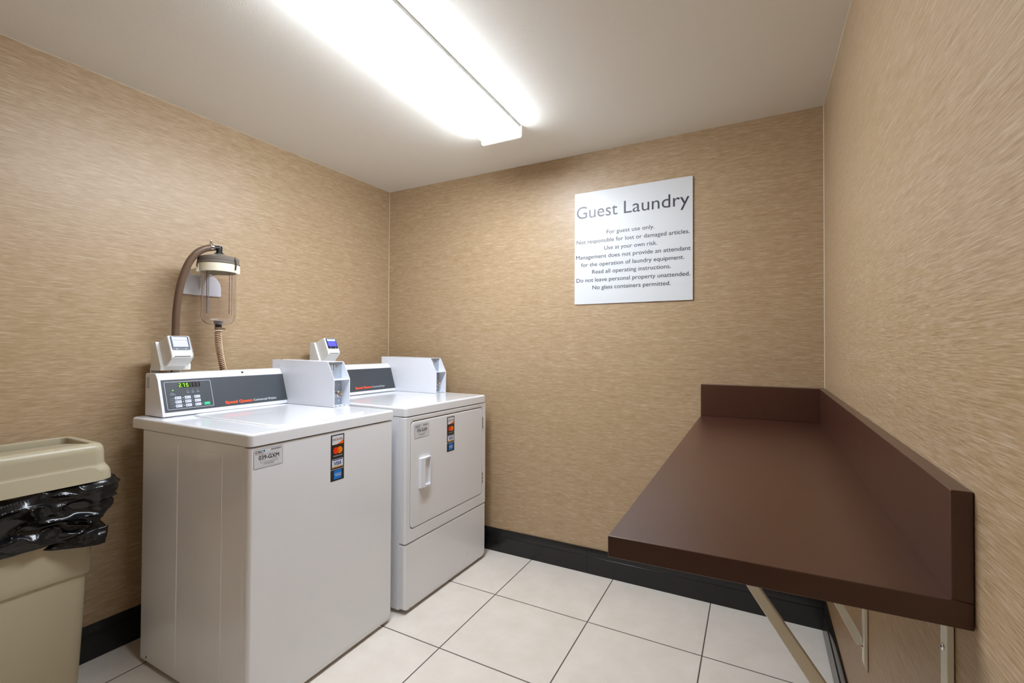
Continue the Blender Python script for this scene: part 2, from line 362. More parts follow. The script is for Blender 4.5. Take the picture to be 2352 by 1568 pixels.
# ---------------------------------------------------------------- guest laundry sign
SX0, SX1, SZ0, SZ1 = 1.3665, 1.9759, 1.4462, 2.0555
sy = yb(1.67) - .0055
sg = thing('wall_sign', 'white square laundry rules sign on the back wall', 'sign', (SX0, sy, SZ0))
W_ = SX1-SX0; HS = SZ1-SZ0
m = MB(); m.box(0, W_, -.001, .0045, 0, HS, 'sign'); m.build('board', sg, bevel=.0006)
fr = Frame((0, -.001, 0), (1,0,0), (0,0,1))
def su(x): return (x-93)*1304/((x-93)*1304+(1343-x)*1164)
m = MB()
for wd_, a, b in (('Guest', 115, 548), ('Laundry', 616, 1308)):
    m = MB(); text(fr, m, wd_, su(a)*W_, su(b)*W_, (1-.231)*HS, .106*HS, .0005, 'sign_ink'); m.build('heading', sg)['label'] = 'large dark heading word'
for s_, a, b, v in (('For guest use only.',433,938,.391), ('Not responsible for lost or damaged articles.',115,1310,.460), ('Use at your own risk.',408,967,.529),
        ('Management does not provide an attendant',108,1320,.597), ('for the operation of laundry equipment.',163,1252,.6655), ('Read all operating instructions.',280,1112,.7325),
        ('Do not leave personal property unattended.',113,1315,.803), ('No glass containers permitted.',283,1108,.871)):
    m = MB(); text(fr, m, s_, su(a)*W_, su(b)*W_, (1-v)*HS, .034*HS, .0005, 'sign_ink', off=.004); m.build('text_line', sg)

# ---------------------------------------------------------------- stickers
def payment_sticker(parent, x, y0, y1, z0, z1):
    fr = Frame((x, y0, z0), (0,1,0), (0,0,1)); w = y1-y0; h = z1-z0; m = MB(); V = lambda v: (1-v)*h
    fr.rect(m, 0, w, 0, V(.757), .0004, 'sticker_black'); fr.rect(m, 0, w, V(.757), V(.747), .0004, 'label'); fr.rect(m, 0, w, V(.747), h, .0004, 'sticker_black')
    a, b = .10*w, .92*w
    fr.rect(m, a, b, V(.215), V(.025), .0006, 'sticker_white')
    fr.poly(m, [(a+.32*w, V(.215)), (b, V(.215)), (b, V(.135))], .0008, 's_orange')
    text(fr, m, 'DISC', .125*w, .43*w, V(.125), .038*h, .0009, 'ink'); fr.circle(m, .505*w, V(.107), .058*w, .0009, 's_orange'); text(fr, m, 'VER', .59*w, .87*w, V(.125), .038*h, .0009, 'ink')
    R = .205*w
    fr.circle(m, .385*w, V(.348), R, .0006, 's_red', 28); fr.circle(m, .665*w, V(.348), R, .00065, 's_amber', 28)
    lens = []
    d = .14*w; th = math.acos(d/R)
    for k in range(9): t = -th + 2*th*k/8; lens.append((.385*w+R*math.cos(t), V(.348)+R*math.sin(t)))
    for k in range(1, 8): t = PI-th + 2*th*k/8; lens.append((.665*w+R*math.cos(t), V(.348)+R*math.sin(t)))
    fr.poly(m, lens, .0008, 's_mix')
    text(fr, m, 'mastercard', .20*w, .85*w, V(.47), .026*h, .0006, 'sticker_white', off=.01)
    fr.rect(m, a, b, V(.715), V(.53), .0006, 'sticker_white'); fr.rect(m, a+.03*w, b-.03*w, V(.557), V(.538), .0008, 's_navy'); fr.rect(m, a+.03*w, b-.03*w, V(.71), V(.69), .0008, 's_gold')
    text(fr, m, 'VISA', .22*w, .78*w, V(.66), .068*h, .0008, 's_navy', off=.03, slant=.22)
    fr.rect(m, .24*w, .80*w, V(.965), V(.775), .0006, 's_blue')
    text(fr, m, 'AMERICAN', .26*w, .79*w, V(.868), .026*h, .0008, 'sticker_white', off=.02); text(fr, m, 'EXPRESS', .35*w, .79*w, V(.905), .026*h, .0008, 'sticker_white', off=.02)
    return m.build('payment_sticker', parent)

def service_label(parent, x, y0, y1, z0, z1, number):
    fr = Frame((x, y0, z0), (0,1,0), (0,0,1)); w = y1-y0; h = z1-z0; m = MB(); V = lambda v: (1-v)*h
    fr.rect(m, 0, w, 0, h, .0004, 'ink', r=.004); fr.rect(m, .0011, w-.0011, .0011, h-.0011, .0006, 'label', r=.003)
    u = .58
    for k, bw in enumerate((3,1,2,4,1,1,2,3,1,2,4,2,1,3,1,2,2)):
        fr.rect(m, u*w, (u+bw*.0062)*w, V(.155), V(.065), .0008, 'ink2'); u += bw*.0062 + .0085
    text(fr, m, 'CSC', .045*w, .29*w, V(.20), .115*h, .0008, 'ink', off=.03, slant=.2)
    fr.poly(m, [(.345*w, V(.07)), (.375*w, V(.09)), (.38*w, V(.13)), (.355*w, V(.175)), (.345*w, V(.21)), (.335*w, V(.17)), (.315*w, V(.13)), (.32*w, V(.09))][::-1], .0008, 's_teal')
    text(fr, m, 'ServiceWorks', .05*w, .35*w, V(.285), .045*h, .0008, 'ink2')
    text(fr, m, 'Please use this number when reporting service', .20*w, .81*w, V(.315), .032*h, .0008, 'ink2')
    text(fr, m, number, .165*w, .865*w, V(.55), .20*h, .0008, 'ink', off=.02)
    text(fr, m, 'For Service:', .21*w, .41*w, V(.625), .04*h, .0008, 'ink2'); text(fr, m, 'Para Servicio:', .60*w, .82*w, V(.625), .04*h, .0008, 'ink2')
    text(fr, m, 'Visit our website: WWW.CSCSW.COM', .21*w, .82*w, V(.73), .046*h, .0008, 'ink2', off=.005)
    text(fr, m, '1-877-264-6622', .32*w, .69*w, V(.83), .062*h, .0008, 'ink2', off=.01)
    for v in (.885, .925): fr.rect(m, .10*w, .90*w, V(v+.008), V(v-.008), .0008, 'key')
    return m.build('service_label', parent)

# ---------------------------------------------------------------- laundry machines (local x to the front, y along the front, z up)
def rr_plan(x0, x1, y0, y1, r, n=5): return rrect(x0, x1, y0, y1, r, n)
def screw(mb, x, y, z, r=.0045): mb.lathe([(r,0),(r,.0012),(r*.6,.0026)], (x, y, z), 'chrome', 12, 'x'); mb.box(x+.0024, x+.0029, y-r*.6, y+r*.6, z-.0006, z+.0006, 'gap')

def top_panel(parent, w, z1, x0):
    """raised top with rolled edges"""
    m = MB(); z0 = z1-.0428; L = []
    for ins, z in ((.004, z0), (.0, z0+.002), (.0, z1-.009), (.0012, z1-.0045), (.004, z1-.0015), (.0085, z1), (.018, z1-.0006), (.030, z1-.0012)):
        L.append([(x, y, z) for x, y in rrect(x0+ins, -ins, ins, w-ins, max(.016-ins*.4, .004), 6)])
    m.loft(L, 'enamel'); return m.build('top_panel', parent, angle=60)

def console(parent, zb, label_words, kind):
    """sloped control console with charcoal fascia"""
    y0, y1 = .042, .577
    pr = [(-.749, zb), (-.614, zb), (-.6125, zb+.003), (-.6565, zb+.143), (-.6585, zb+.1475), (-.672, zb+.166), (-.677, zb+.169), (-.744, zb+.168), (-.749, zb+.163)]
    m = MB(); m.prism([(x, z) for x, z in pr], 1, y0, y1, 'enamel2')
    o = m.build('control_console', parent, bevel=.004, seg=3)
    fr = Frame((-.612, 0, zb+.002), (0,1,0), (-.048,0,.15))
    fr = Frame(fr.p(0,0,.0006), fr.ex, fr.ey)
    f = MB(); fr.rect(f, .0515, .5785, .0155, .1468, .0008, 'fascia')
    if kind == 'washer':
        fr.frame(f, .0612, .2352, .0247, .1375, .0012, .0011, 'white_print', r=.004)
        fr.rect(f, .0735, .1594, .0612, .0620, .0011, 'grey_print'); fr.rect(f, .0735, .1594, .0455, .0463, .0011, 'grey_print')
        text(fr, f, 'Soil', .0760, .0845, .0668, .003, .0011, 'grey_print'); text(fr, f, 'Cycle', .0745, .0845, .0512, .003, .0011, 'grey_print'); text(fr, f, 'Temp', .0745, .0845, .0352, .003, .0011, 'grey_print')
        fr.rect(f, .078, .0895, .0900, .0916, .0011, 'grey_print')
        text(fr, f, 'PAYMENT', .080, .0935, .0868, .0022, .0011, 'grey_print'); text(fr, f, 'COMPLETE/DONE', .0758, .0975, .0835, .0022, .0011, 'white_print')
        for u, s_ in ((.1422,'WASH'), (.161,'RINSE'), (.1802,'SPIN')):
            fr.frame(f, u-.0045, u+.0045, .0925, .0972, .0006, .0011, 'grey_print', r=.001); text(fr, f, s_, u-.0048, u+.0048, .0885, .0022, .0011, 'white_print')
            fr.circle(f, u, .1008, .0013, .0011, 'grey_print', 8)
        for i, vv in enumerate((.0698, .0538, .0377)):
            fr.circle(f, .0882, vv, .0014, .0012, 'key', 8); fr.circle(f, .1212, vv, .0018, .0012, 'led_white', 10); fr.circle(f, .1568, vv, .0013, .0012, 'key', 8)
        fr.circle(f, .1915, .0375, .0013, .0012, 'key', 8)
        text(fr, f, 'Speed Queen', .2825, .4035, .0262, .0112, .0011, 'orange', off=.06); text(fr, f, 'Commercial Washer', .4095, .5228, .0262, .0100, .0011, 'white_print')
        fr.rect(f, .563, .575, .0185, .0190, .0011, 'grey_print')
    else:
        text(fr, f, 'Speed Queen', .2660, .3875, .0305, .0112, .0011, 'orange', off=.06); text(fr, f, 'Commercial Dryer', .3915, .4940, .0305, .0100, .0011, 'white_print')
        fr.rect(f, .563, .575, .0185, .0190, .0011, 'grey_print')
    fo = f.build('fascia', o); fo['label'] = 'charcoal fascia panel'
    if kind == 'washer':
        d = MB(); fr.rect(d, .1118, .1920, .1118, .1315, .0012, 'display')
        def seg(u, v, on, mk):
            w_, h_, t = .0078, .0150, .0019; sh = lambda y: 0.0
            S = {'a':(0,w_,h_-t,h_),'g':(0,w_,h_/2-t/2,h_/2+t/2),'d':(0,w_,0,t),'f':(0,t,h_/2,h_),'b':(w_-t,w_,h_/2,h_),'e':(0,t,0,h_/2),'c':(w_-t,w_,0,h_/2)}
            for k in on:
                a, b, c_, e_ = S[k]; fr.rect(d, u+a, u+b, v+c_, v+e_, .0016 if mk == 'led' else .0014, mk)
        for i, (u, on) in enumerate(((.1130,'abged'), (.1267,'abc'), (.1398,'afgcd'), (.1530,''), (.1662,''), (.1795,''))):
            off_ = ''.join(k for k in 'abcdefg' if k not in on)
            if i: seg(u, .1140, off_, 'segment')
            if on: seg(u, .1140, on, 'led')
        fr.rect(d, .1217, .1238, .1138, .1158, .0016, 'led')
        fr.circle(d, .0886, .1025, .0022, .0016, 'led', 10)
        do = d.build('price_display', o); do['label'] = 'green lit price readout showing 2.75'
        names = [['LIGHT','MEDIUM','HEAVY'], ['NORMAL','PERM PRESS','DELICATES'], ['HOT','WARM','COLD']]
        for r_ in range(3):
            for c_ in range(3):
                u0 = (.0915, .1272, .1628)[c_]; v0 = (.0645, .0482, .0318)[r_]; b = MB()
                fr.rect(b, u0, u0+.0228, v0, v0+.0114, .0018, 'key', r=.0015)
                fr.circle(b, u0+.0052, v0+.0057, .0022, .0020, 'ink2', 8); text(fr, b, names[r_][c_], u0+.0092, u0+.0200, v0+.0045, .0028, .0020, 'ink2')
                b.build('key', o)
        b = MB(); fr.rect(b, .1974, .2206, .0315, .0436, .0018, 'green_key', r=.0015); text(fr, b, 'START', .2015, .2160, .0380, .0026, .0020, 'white_print'); b.build('start_key', o)['label'] = 'green start key'
        b = MB(); b.lathe([(.0052,0),(.0052,.0016),(.003,.0022)], (0,0,0), 'black', 16); q = b.build('sensor', o)
        q.location = (-.6655, .3825, zb+.158); q.rotation_euler = (0, math.radians(36), 0)
    return o

def coin_box(parent, zb):
    y0, y1, t = .5785, .6715, .0022
    side = [(-.735, zb), (-.290, zb), (-.290, zb+.126), (-.332, zb+.206), (-.338, zb+.2085), (-.735, zb+.213)]
    m = MB()
    m.prism(side, 1, y0, y0+t, 'enamel2'); m.prism(side, 1, y1-t, y1, 'enamel2')
    m.box(-.735, -.733, y0+t, y1-t, zb, zb+.213, 'enamel2'); m.box(-.733, -.290, y0+t, y1-t, zb, zb+.003, 'enamel2')
    m.hexa([(-.733,y0+t,zb+.2105),(-.336,y0+t,zb+.2062),(-.336,y1-t,zb+.2062),(-.733,y1-t,zb+.2105)], [(-.733,y0+t,zb+.213),(-.336,y0+t,zb+.2085),(-.336,y1-t,zb+.2085),(-.733,y1-t,zb+.213)], 'enamel2')
    m.hexa([(-.345,y0+t,zb+.1235),(-.290,y0+t,zb+.1235),(-.290,y1-t,zb+.1235),(-.345,y1-t,zb+.1235)], [(-.345,y0+t,zb+.1265),(-.2905,y0+t,zb+.1265),(-.2905,y1-t,zb+.1265),(-.345,y1-t,zb+.1265)], 'enamel2')
    m.box(-.350, -.345, y0+t, y1-t, zb+.003, zb+.2065, 'steel')
    m.box(-.700, -.670, y0-.0006, y0+.0004, zb+.183, zb+.188, 'enamel')
    o = m.build('coin_box', parent)
    m = MB(); m.box(-.345, -.3425, y0+.004, y1-.024, zb+.008, zb+.112, 'steel'); m.build('lock_plate', o, bevel=.0008)
    m = MB()
    m.lathe([(.0215,0),(.0205,.012),(.0185,.014)], (-.343, .631, zb+.058), 'steel', 24, 'x')
    m.lathe([(.0150,0),(.0150,.010),(.0135,.0115)], (-.330, .637, zb+.056), 'chrome', 24, 'x')
    m.lathe([(.0125,0),(.0125,.002)], (-.3195, .637, zb+.056), 'brass', 24, 'x'); m.box(-.3176, -.3168, .637, .648, zb+.053, zb+.056, 'black'); m.lathe([(.006,0),(.006,.001)], (-.3175, .643, zb+.0545), 'chrome', 16, 'x')
    m.build('lock', o)['label'] = 'round chrome key lock'
    for z in (.098, .024):
        m = MB(); m.lathe([(.0055,0),(.0055,.0018),(.0035,.003)], (-.3425, .651 if z > .05 else .649, zb+z), 'chrome', 14, 'x'); m.build('screw', o)
    m = MB(); fr = Frame((-.345, 0, zb), (0,1,0), (0,0,1))
    fr.rect(m, .6150, .6215, .160, .204, .0015, 'label', r=.003); fr.rect(m, .6168, .6198, .164, .200, .0022, 'black', r=.0012); m.build('coin_slot', o)
    m = MB(); fr.rect(m, .625, .652, .182, .194, .0006, 'steel', r=.0055); fr.frame(m, .625, .652, .182, .194, .0010, .0008, 'gap', r=.0055); fr.rect(m, .6335, .6435, .1865, .1895, .0009, 'gap'); m.build('coin_badge', o)
    for y in (.590, .614, .640): m = MB(); m.box(-.300, -.294, y, y+.009, zb+.003, zb+.0045, 'gap'); m.build('drain_slot', o)
    m = MB()
    m.lathe([(.005,0),(.005,.003),(.002,.006)], (-.685, (y0+y1)/2-.03, zb+.2105), 'chrome', 14)
    m.build('top_screw', o)
    return o

WX, WY, DX, DY = .8268, -1.4826, .85, -.7766
wash = thing('washing_machine', 'white top loading washing machine with a green 2.75 price readout', 'washing machine', (WX, WY, 0), .0009)
ZW = .930
m = MB()
Wc = .652
L = [[(x, y, z) for x, y in rrect(-.672, -.004, .002, Wc, .014, 5)] for z in (.055, .8868)]
body = MB()
# side and back shell
body.loft([[(x, y, z) for x, y in rrect(-.672, -.030, .0022, Wc-.0002, .008, 4)] for z in (.018, .8865)], 'enamel')
for a, b in ((-.570, -.419), (-.300, -.148)):
    body.hexa([(a, .0030, .052),(a, .0007, .056),(b, .0007, .056),(b, .0030, .052)][::-1], [(a, .0030, .853),(a, .0007, .849),(b, .0007, .849),(b, .0030, .853)][::-1], 'enamel')
body.build('cabinet', wash, bevel=.001)
def front_panel(z0, z1, y0, y1, x1, flange, r=.012, chamfer=0.0, top_r=.004):
    """pressed front panel: plan section with rounded vertical edges, lofted upward; bottom corners drawn in"""
    L = []
    zs = [(z0, chamfer*1.0, .010), (z0+.004, chamfer*.75, .004), (z0+.016, chamfer*.12, 0), (z0+.030, 0, 0), (z1-top_r, 0, 0), (z1-top_r*.3, top_r*.3, top_r*.3), (z1, top_r, top_r)] if chamfer else \
         [(z0, top_r, top_r), (z0+top_r*.3, top_r*.3, top_r*.3), (z0+top_r, 0, 0), (z1-top_r, 0, 0), (z1-top_r*.3, top_r*.3, top_r*.3), (z1, top_r, top_r)]
    for z, iy, ix in zs:
        p = [(flange, y0+iy)]; yb_, yt = y0+iy, y1-iy; xf = x1-ix
        q = [(flange, yb_)]
        for k in range(7): t = -PI/2+PI/2*k/6; q.append((xf-r+r*math.cos(t), yb_+r+r*math.sin(t)))
        for k in range(7): t = PI/2*k/6; q.append((xf-r+r*math.cos(t), yt-r+r*math.sin(t)))
        q.append((flange, yt)); L.append([(x, y, z) for x, y in q])
    mb = MB(); mb.loft(L, 'enamel'); return mb
fp = front_panel(.010, .8845, .001, Wc+.001, -.002, -.030, chamfer=.022)
for y in (.045, .588): screw(fp, -.0065, y, .017, .005)
fp.build('front_panel', wash, angle=40)
m = MB(); screw(m, 0, 0, 0, .005); q = m.build('side_screw', wash); q.location = (-.619, .002, .034); q.rotation_euler = (0, 0, -PI/2)
top_panel(wash, .6608, ZW, -.757)
m = MB()
LL_ = []
for ins, z in ((0, ZW-.0015), (.001, ZW+.0015), (.0045, ZW+.0032), (.012, ZW+.0036)):
    LL_.append([(x, y, z) for x, y in rrect(-.600+ins, -.052-ins, .128+ins, .556-ins, .05-ins, 8)])
m.loft(LL_, 'enamel'); m.build('lid', wash, angle=60)
m = MB()
m.prism([(-.052,.30),(-.0405,.33),(-.0405,.47),(-.052,.50)], 2, ZW-.001, ZW+.0030, 'enamel'); m.build('lid_grip', wash, bevel=.001)
console(wash, ZW+.0015, '', 'washer')
coin_box(wash, ZW)
service_label(wash, -.0022, .0148, .1170, .8140, .8770, '039-GXM')
payment_sticker(wash, -.0022, .3160, .3800, .6975, .8735)
for x in (-.63, -.06):
    for y in (.06, .60):
        m = MB(); m.lathe([(.02,0),(.02,.010),(.012,.012),(.012,.02)], (x, y, 0), 'black', 16); m.build('foot', wash)
m = MB(); fr = Frame((0, .042, 0), (1,0,0), (0,0,1))
for k in range(5): fr.rect(m, -.738+k*.0045, -.7365+k*.0045, 1.040, 1.085, .0004, 'grey_print')
m.build('rating_label', wash)

dry = thing('dryer', 'white front loading dryer with a hinged door beside the back wall', 'dryer', (DX, DY, 0), -.0248)
ZD = .9344; Wd = .6715
body = MB(); body.loft([[(x, y, z) for x, y in rrect(-.672, -.034, .0015, Wd, .008, 4)] for z in (.018, .891)], 'enamel'); body.build('cabinet', dry, bevel=.001)
# door surround: ring with a rounded opening, returning into the cabinet
m = MB()
DYa, DYb, DZa, DZb = .0385, .6335, .3775, .8640
n = 6; g = .0045
outer = rrect(0, Wd+.0005, .3175, .8885, .004, n); o2 = rrect(.006, Wd-.0055, .3195, .8865, .004, n)
inner = rrect(DYa-g, DYb+g, DZa-g, DZb+g, .022, n); inner2 = rrect(DYa-g+.002, DYb+g-.002, DZa-g+.002, DZb+g-.002, .021, n)
loops = [[(-.034, y, z) for y, z in outer], [(-.012, y, z) for y, z in outer], [(-.004, y+(.0015 if y < .1 else -.0015 if y > .5 else 0), z) for y, z in outer], [(0, y, z) for y, z in o2],
         [(0, y, z) for y, z in rrect(DYa-g-.003, DYb+g+.003, DZa-g-.003, DZb+g+.003, .024, n)], [(-.002, y, z) for y, z in inner], [(-.016, y, z) for y, z in inner2]]
m.loft(loops, 'enamel', cap0=False, cap1=False)
m.add([(-.016, y, z) for y, z in inner2], [tuple(range(len(inner2)))], 'gap')
m.build('front_panel', dry, angle=40)
m = MB()
LL_ = []
for ins, x in ((.0, -.0145), (0, -.003), (.0006, -.0012), (.002, -.0002), (.004, 0.0)):
    LL_.append([(x, y, z) for y, z in rrect(DYa+ins, DYb-ins, DZa+ins, DZb-ins, .020-ins, 8)])
m.loft(LL_, 'enamel'); door = m.build('door', dry, angle=60)
m = MB()   # pull handle, hollow towards the hinge side
ya, yb2, za, zb2 = .0905, .1665, .5490, .6885
back = [(ya+.002, za), (ya+.034, za+.0), (yb2, za+.002), (yb2, zb2-.002), (ya+.002, zb2)]
def hx(y0_, y1_, z0_, z1_, xa, xb):   # block whose front height changes from xa (left) to xb (right)
    m.hexa([(0, y0_, z0_), (xa, y0_+.003, z0_), (xb, y1_, z0_), (0, y1_, z0_)], [(0, y0_, z1_), (xa, y0_+.003, z1_), (xb, y1_, z1_), (0, y1_, z1_)], 'enamel2')
hx(ya, ya+.031, za, zb2, .012, .0165)
m.hexa([(0, ya+.030, zb2-.009), (.0163, ya+.0305, zb2-.009), (.011, yb2, zb2-.006), (0, yb2, zb2-.006)], [(0, ya+.030, zb2), (.0163, ya+.0305, zb2), (.011, yb2, zb2), (0, yb2, zb2)], 'enamel2')
m.hexa([(0, ya+.030, za), (.0163, ya+.0305, za), (.011, yb2, za), (0, yb2, za)], [(0, ya+.030, za+.012), (.0163, ya+.0305, za+.012), (.011, yb2, za+.007), (0, yb2, za+.007)], 'enamel2')
m.box(0, .003, ya+.03, yb2, za+.004, zb2-.004, 'enamel2'); m.box(0, .0105, yb2-.0040, yb2, za+.002, zb2-.002, 'enamel2')
m.build('handle', door, bevel=.0022, seg=3)
for z0_, z1_ in ((.745, .812), (.4325, .497)):
    m = MB(); m.box(-.006, .0015, .6345, .6385, z0_, z1_, 'chrome'); 
    for k in range(3): m.lathe([(.0028, 0), (.0028, .0016)], (.0010, .6366, z0_+.012+k*.0205), 'gap', 8, 'x')
    m.build('hinge', dry)['label'] = 'metal door hinge'
fp = front_panel(.012, .3125, .0, Wd, 0, -.034, chamfer=.020)
for y in (.0405, .604): screw(fp, -.0045, y, .0205, .005)
fr = Frame((0,0,0), (0,1,0), (0,0,1)); fr.poly(fp, [(.488,.086),(.4895,.0855),(.4975,.0985),(.4965,.099)], .0003, 'bagmark')
fp.build('toe_panel', dry, angle=40)
top_panel(dry, .6725, ZD, -.757)
console(dry, ZD+.0015, '', 'dryer')
coin_box(dry, ZD)
service_label(door, .0, .0600, .1612, .7838, .8470, '076-GXM')
payment_sticker(door, .0, .3050, .3665, .6750, .8525)
for x in (-.63, -.06):
    for y in (.06, .61):
        m = MB(); m.lathe([(.02,0),(.02,.010),(.012,.012),(.012,.02)], (x, y, 0), 'black', 16); m.build('foot', dry)

# ---------------------------------------------------------------- card readers on their brackets (local origin at the bracket's near lower back corner)
def card_reader(label, loc, screen, drop):
    t = thing('card_reader', label, 'card reader', loc, 0, 'card readers')
    m = MB(); w = .111
    # wedge cheek and tray
    m.prism([(0,0),(.079,0),(.081,.018),(.037,.1155),(.004,.1155)], 1, 0, w, 'reader')
    m.prism([(-.004,-drop),(.004,-drop),(.004,.01),(-.004,.01)], 1, .0, .03, 'reader')
    m.prism([(-.004,-drop),(.004,-drop),(.004,.01),(-.004,.01)], 1, w-.03, w, 'reader')
    m.build('mounting_bracket', t, bevel=.002)
    side = [(.030,.1130),(.0950,.1400),(.1035,.1405),(.1215,.1020),(.1365,.0680),(.1385,.0580),(.1365,.0500),(.1010,.0170),(.060,.0170)]
    m = MB(); m.prism(side, 1, .011, .093, 'reader'); head = m.build('housing', t, bevel=.005, seg=3)
    a = Vector((.1370,0,.0640)); b = Vector((.1035,0,.1405)); ey = (b-a).normalized()
    fr = Frame(a, (0,1,0), ey); fr = Frame(fr.p(0,0,.0012), fr.ex, fr.ey); Ls = (b-a).length
    m = MB(); fr.rect(m, .0175, .0845, .0205, Ls-.003, .0012, 'reader_grey', r=.005); fr.rect(m, .0185, .0835, .0205, .0285, .002, 'black', r=.003)
    for u in (.034, .066): fr.rect(m, u-.003, u+.003, .0230, .0255, .0024, 'key', r=.001)
    fr.circle(m, .026, Ls-.0062, .0020, .0018, 'blue_led', 10); m.build('bezel', t)
    m = MB(); fr.rect(m, .0235, .0785, .0645, .0765, .0016, 'screen_card'); fr.rect(m, .0235, .0785, .0335, .0630, .0016, screen)
    fr.poly(m, [(.049,.074),(.0500,.074),(.0535,.067),(.0525,.067)], .0018, 's_blue'); m.build('screen', t)
    m = MB(); fr.rect(m, .027, .074, .0150, .0160, .0004, 'grey_print'); fr.rect(m, .052, .068, .0148, .0162, .0006, 'blue_led')
    fr.frame(m, .0455, .0565, .0095, .0130, .0006, .0004, 'grey_print', r=.001); m.build('printed_marks', t)
    m = MB(); m.box(.1300, .1392, .022, .080, .0555, .0590, 'black'); m.hexa([(.1330,.020,.0475),(.1405,.020,.0525),(.1405,.082,.0525),(.1330,.082,.0475)], [(.1330,.020,.0550),(.1420,.020,.0560),(.1420,.082,.0560),(.1330,.082,.0550)], 'reader'); m.build('card_slot', t, bevel=.001)
    m = MB(); m.tube([(x+.0006, .0885, z) for x, z in ((.1045,.1385),(.1217,.1020),(.1350,.0700),(.1378,.0580),(.1350,.0500),(.1250,.0410))], .0007, 'ink', 6); m.build('edge_seam', t)
    return t
card_reader('cream card reader with a pale lit screen above the washing machine console', (.065, -1.42, 1.110), 'screen_w', .05)
card_reader('cream card reader with a blue lit screen above the dryer', (.065, -.668, 1.1155), 'screen_b', .05)

# ---------------------------------------------------------------- clear canister lint trap on the left wall
AX, AY = .14, -1.197
lf = thing('lint_trap', 'clear plastic canister with dark lid bracketed to the left wall above the washer', 'canister', (AX, AY, 1.30))
wx = xl(AY) - AX          # wall plane in local x
c0 = (0, 0, 0)
m = MB()
m.lathe([(.012,.002),(.030,.003),(.050,.009),(.062,.022),(.0668,.045),(.0670,.085),(.0672,.235),(.0650,.235),(.0648,.085),(.0645,.046),(.060,.025),(.049,.0125),(.030,.006),(.012,.005)], c0, 'clear', 48, caps=False)
m.v.append((0,0,0)); m.v.pop()
n0 = len(m.v) - 14*48
m.f += [(n0+k, n0+13*48+k, n0+13*48+(k+1) % 48, n0+(k+1) % 48) for k in range(48)]; m.m += ['clear']*48
can = m.build('canister', lf, angle=60)
for a in (math.radians(-72), math.radians(8), math.radians(98), math.radians(188)):
    m = MB(); ca, sa = math.cos(a), math.sin(a)
    q = [(.0625, -.0009), (.0645, -.0009), (.0645, .0009), (.0625, .0009)]
    m.loft([[(r*ca - s*sa, r*sa + s*ca, z) for r, s in q] for z in (.050, .232)], 'rib' if a < 1 else 'key'); m.build('rib', can)
m = MB(); m.lathe([(.012,0),(.012,.012),(.018,.016),(.018,.010),(.013,.0)], (0,0,.002), 'rib', 24); m.build('drain_cup', can)
m = MB()   # cream collar with a lug
m.lathe([(.0700,.234),(.0765,.234),(.0770,.236),(.0770,.268),(.0760,.270),(.0700,.270)], c0, 'cream', 48, caps=False)
for k in range(48):
    m.f.append((k, (k+1) % 48, 5*48+(k+1) % 48, 5*48+k)); m.m.append('cream')
for a in (-108, 35, 165):
    a = math.radians(a); x, y = .0775*math.cos(a), .0775*math.sin(a); m.lathe([(.008,.230),(.009,.232),(.009,.262),(.007,.265)], (x, y, 0), 'cream', 12)
m.build('collar', lf, angle=40)
m = MB(); m.lathe([(.0785,.270),(.0795,.272),(.0795,.276),(.0765,.278),(.0765,.283),(.0775,.285),(.0775,.297),(.0740,.300),(.060,.3045),(.040,.3105),(.024,.3130),(.022,.316)], c0, 'cover', 48)
m.build('cover', lf, angle=25)
for a in (-104, 20, 140):
    a = math.radians(a); x, y = .0800*math.cos(a), .0800*math.sin(a)
    m = MB(); m.tube([(x,y,.244), (x*1.03,y*1.03,.262), (x,y,.288), (x*.95,y*.95,.300)], .0028, 'black', 8); m.build('clip', lf)
m = MB(); m.lathe([(.022,.313),(.022,.318),(.016,.319),(.016,.323)], c0, 'black', 8); m.lathe([(.0120,.322),(.0120,.346),(.0110,.3515),(.006,.354)], c0, 'black', 20)
m.tube([(0,0,.342), (0,-.012,.342), (0,-.030,.3415)], .0110, 'black', 16); m.build('elbow', lf, angle=40)
m = MB()   # wall plate with arched cheeks and an arm to the collar
pl = [(-.080,.142),(.094,.142),(.096,.150),(.096,.180),(.090,.205),(.072,.228),(.046,.240),(.036,.262),(-.036,.262),(-.044,.240),(-.060,.218),(-.074,.186),(-.080,.150)]
m.prism([(y, z) for y, z in pl], 0, wx, wx+.012, 'enamel2')
m.hexa([(wx+.01,-.040,.228),(-.070,-.034,.232),(-.070,.034,.232),(wx+.01,.040,.228)], [(wx+.01,-.040,.258),(-.070,-.034,.262),(-.070,.034,.262),(wx+.01,.040,.258)], 'cream')
m.hexa([(wx+.01,-.004,.16),(wx+.03,-.004,.19),(wx+.03,.004,.19),(wx+.01,.004,.16)], [(wx+.01,-.004,.23),(-.07,-.004,.235),(-.07,.004,.235),(wx+.01,.004,.23)], 'enamel2')
m.build('wall_bracket', lf, bevel=.003)

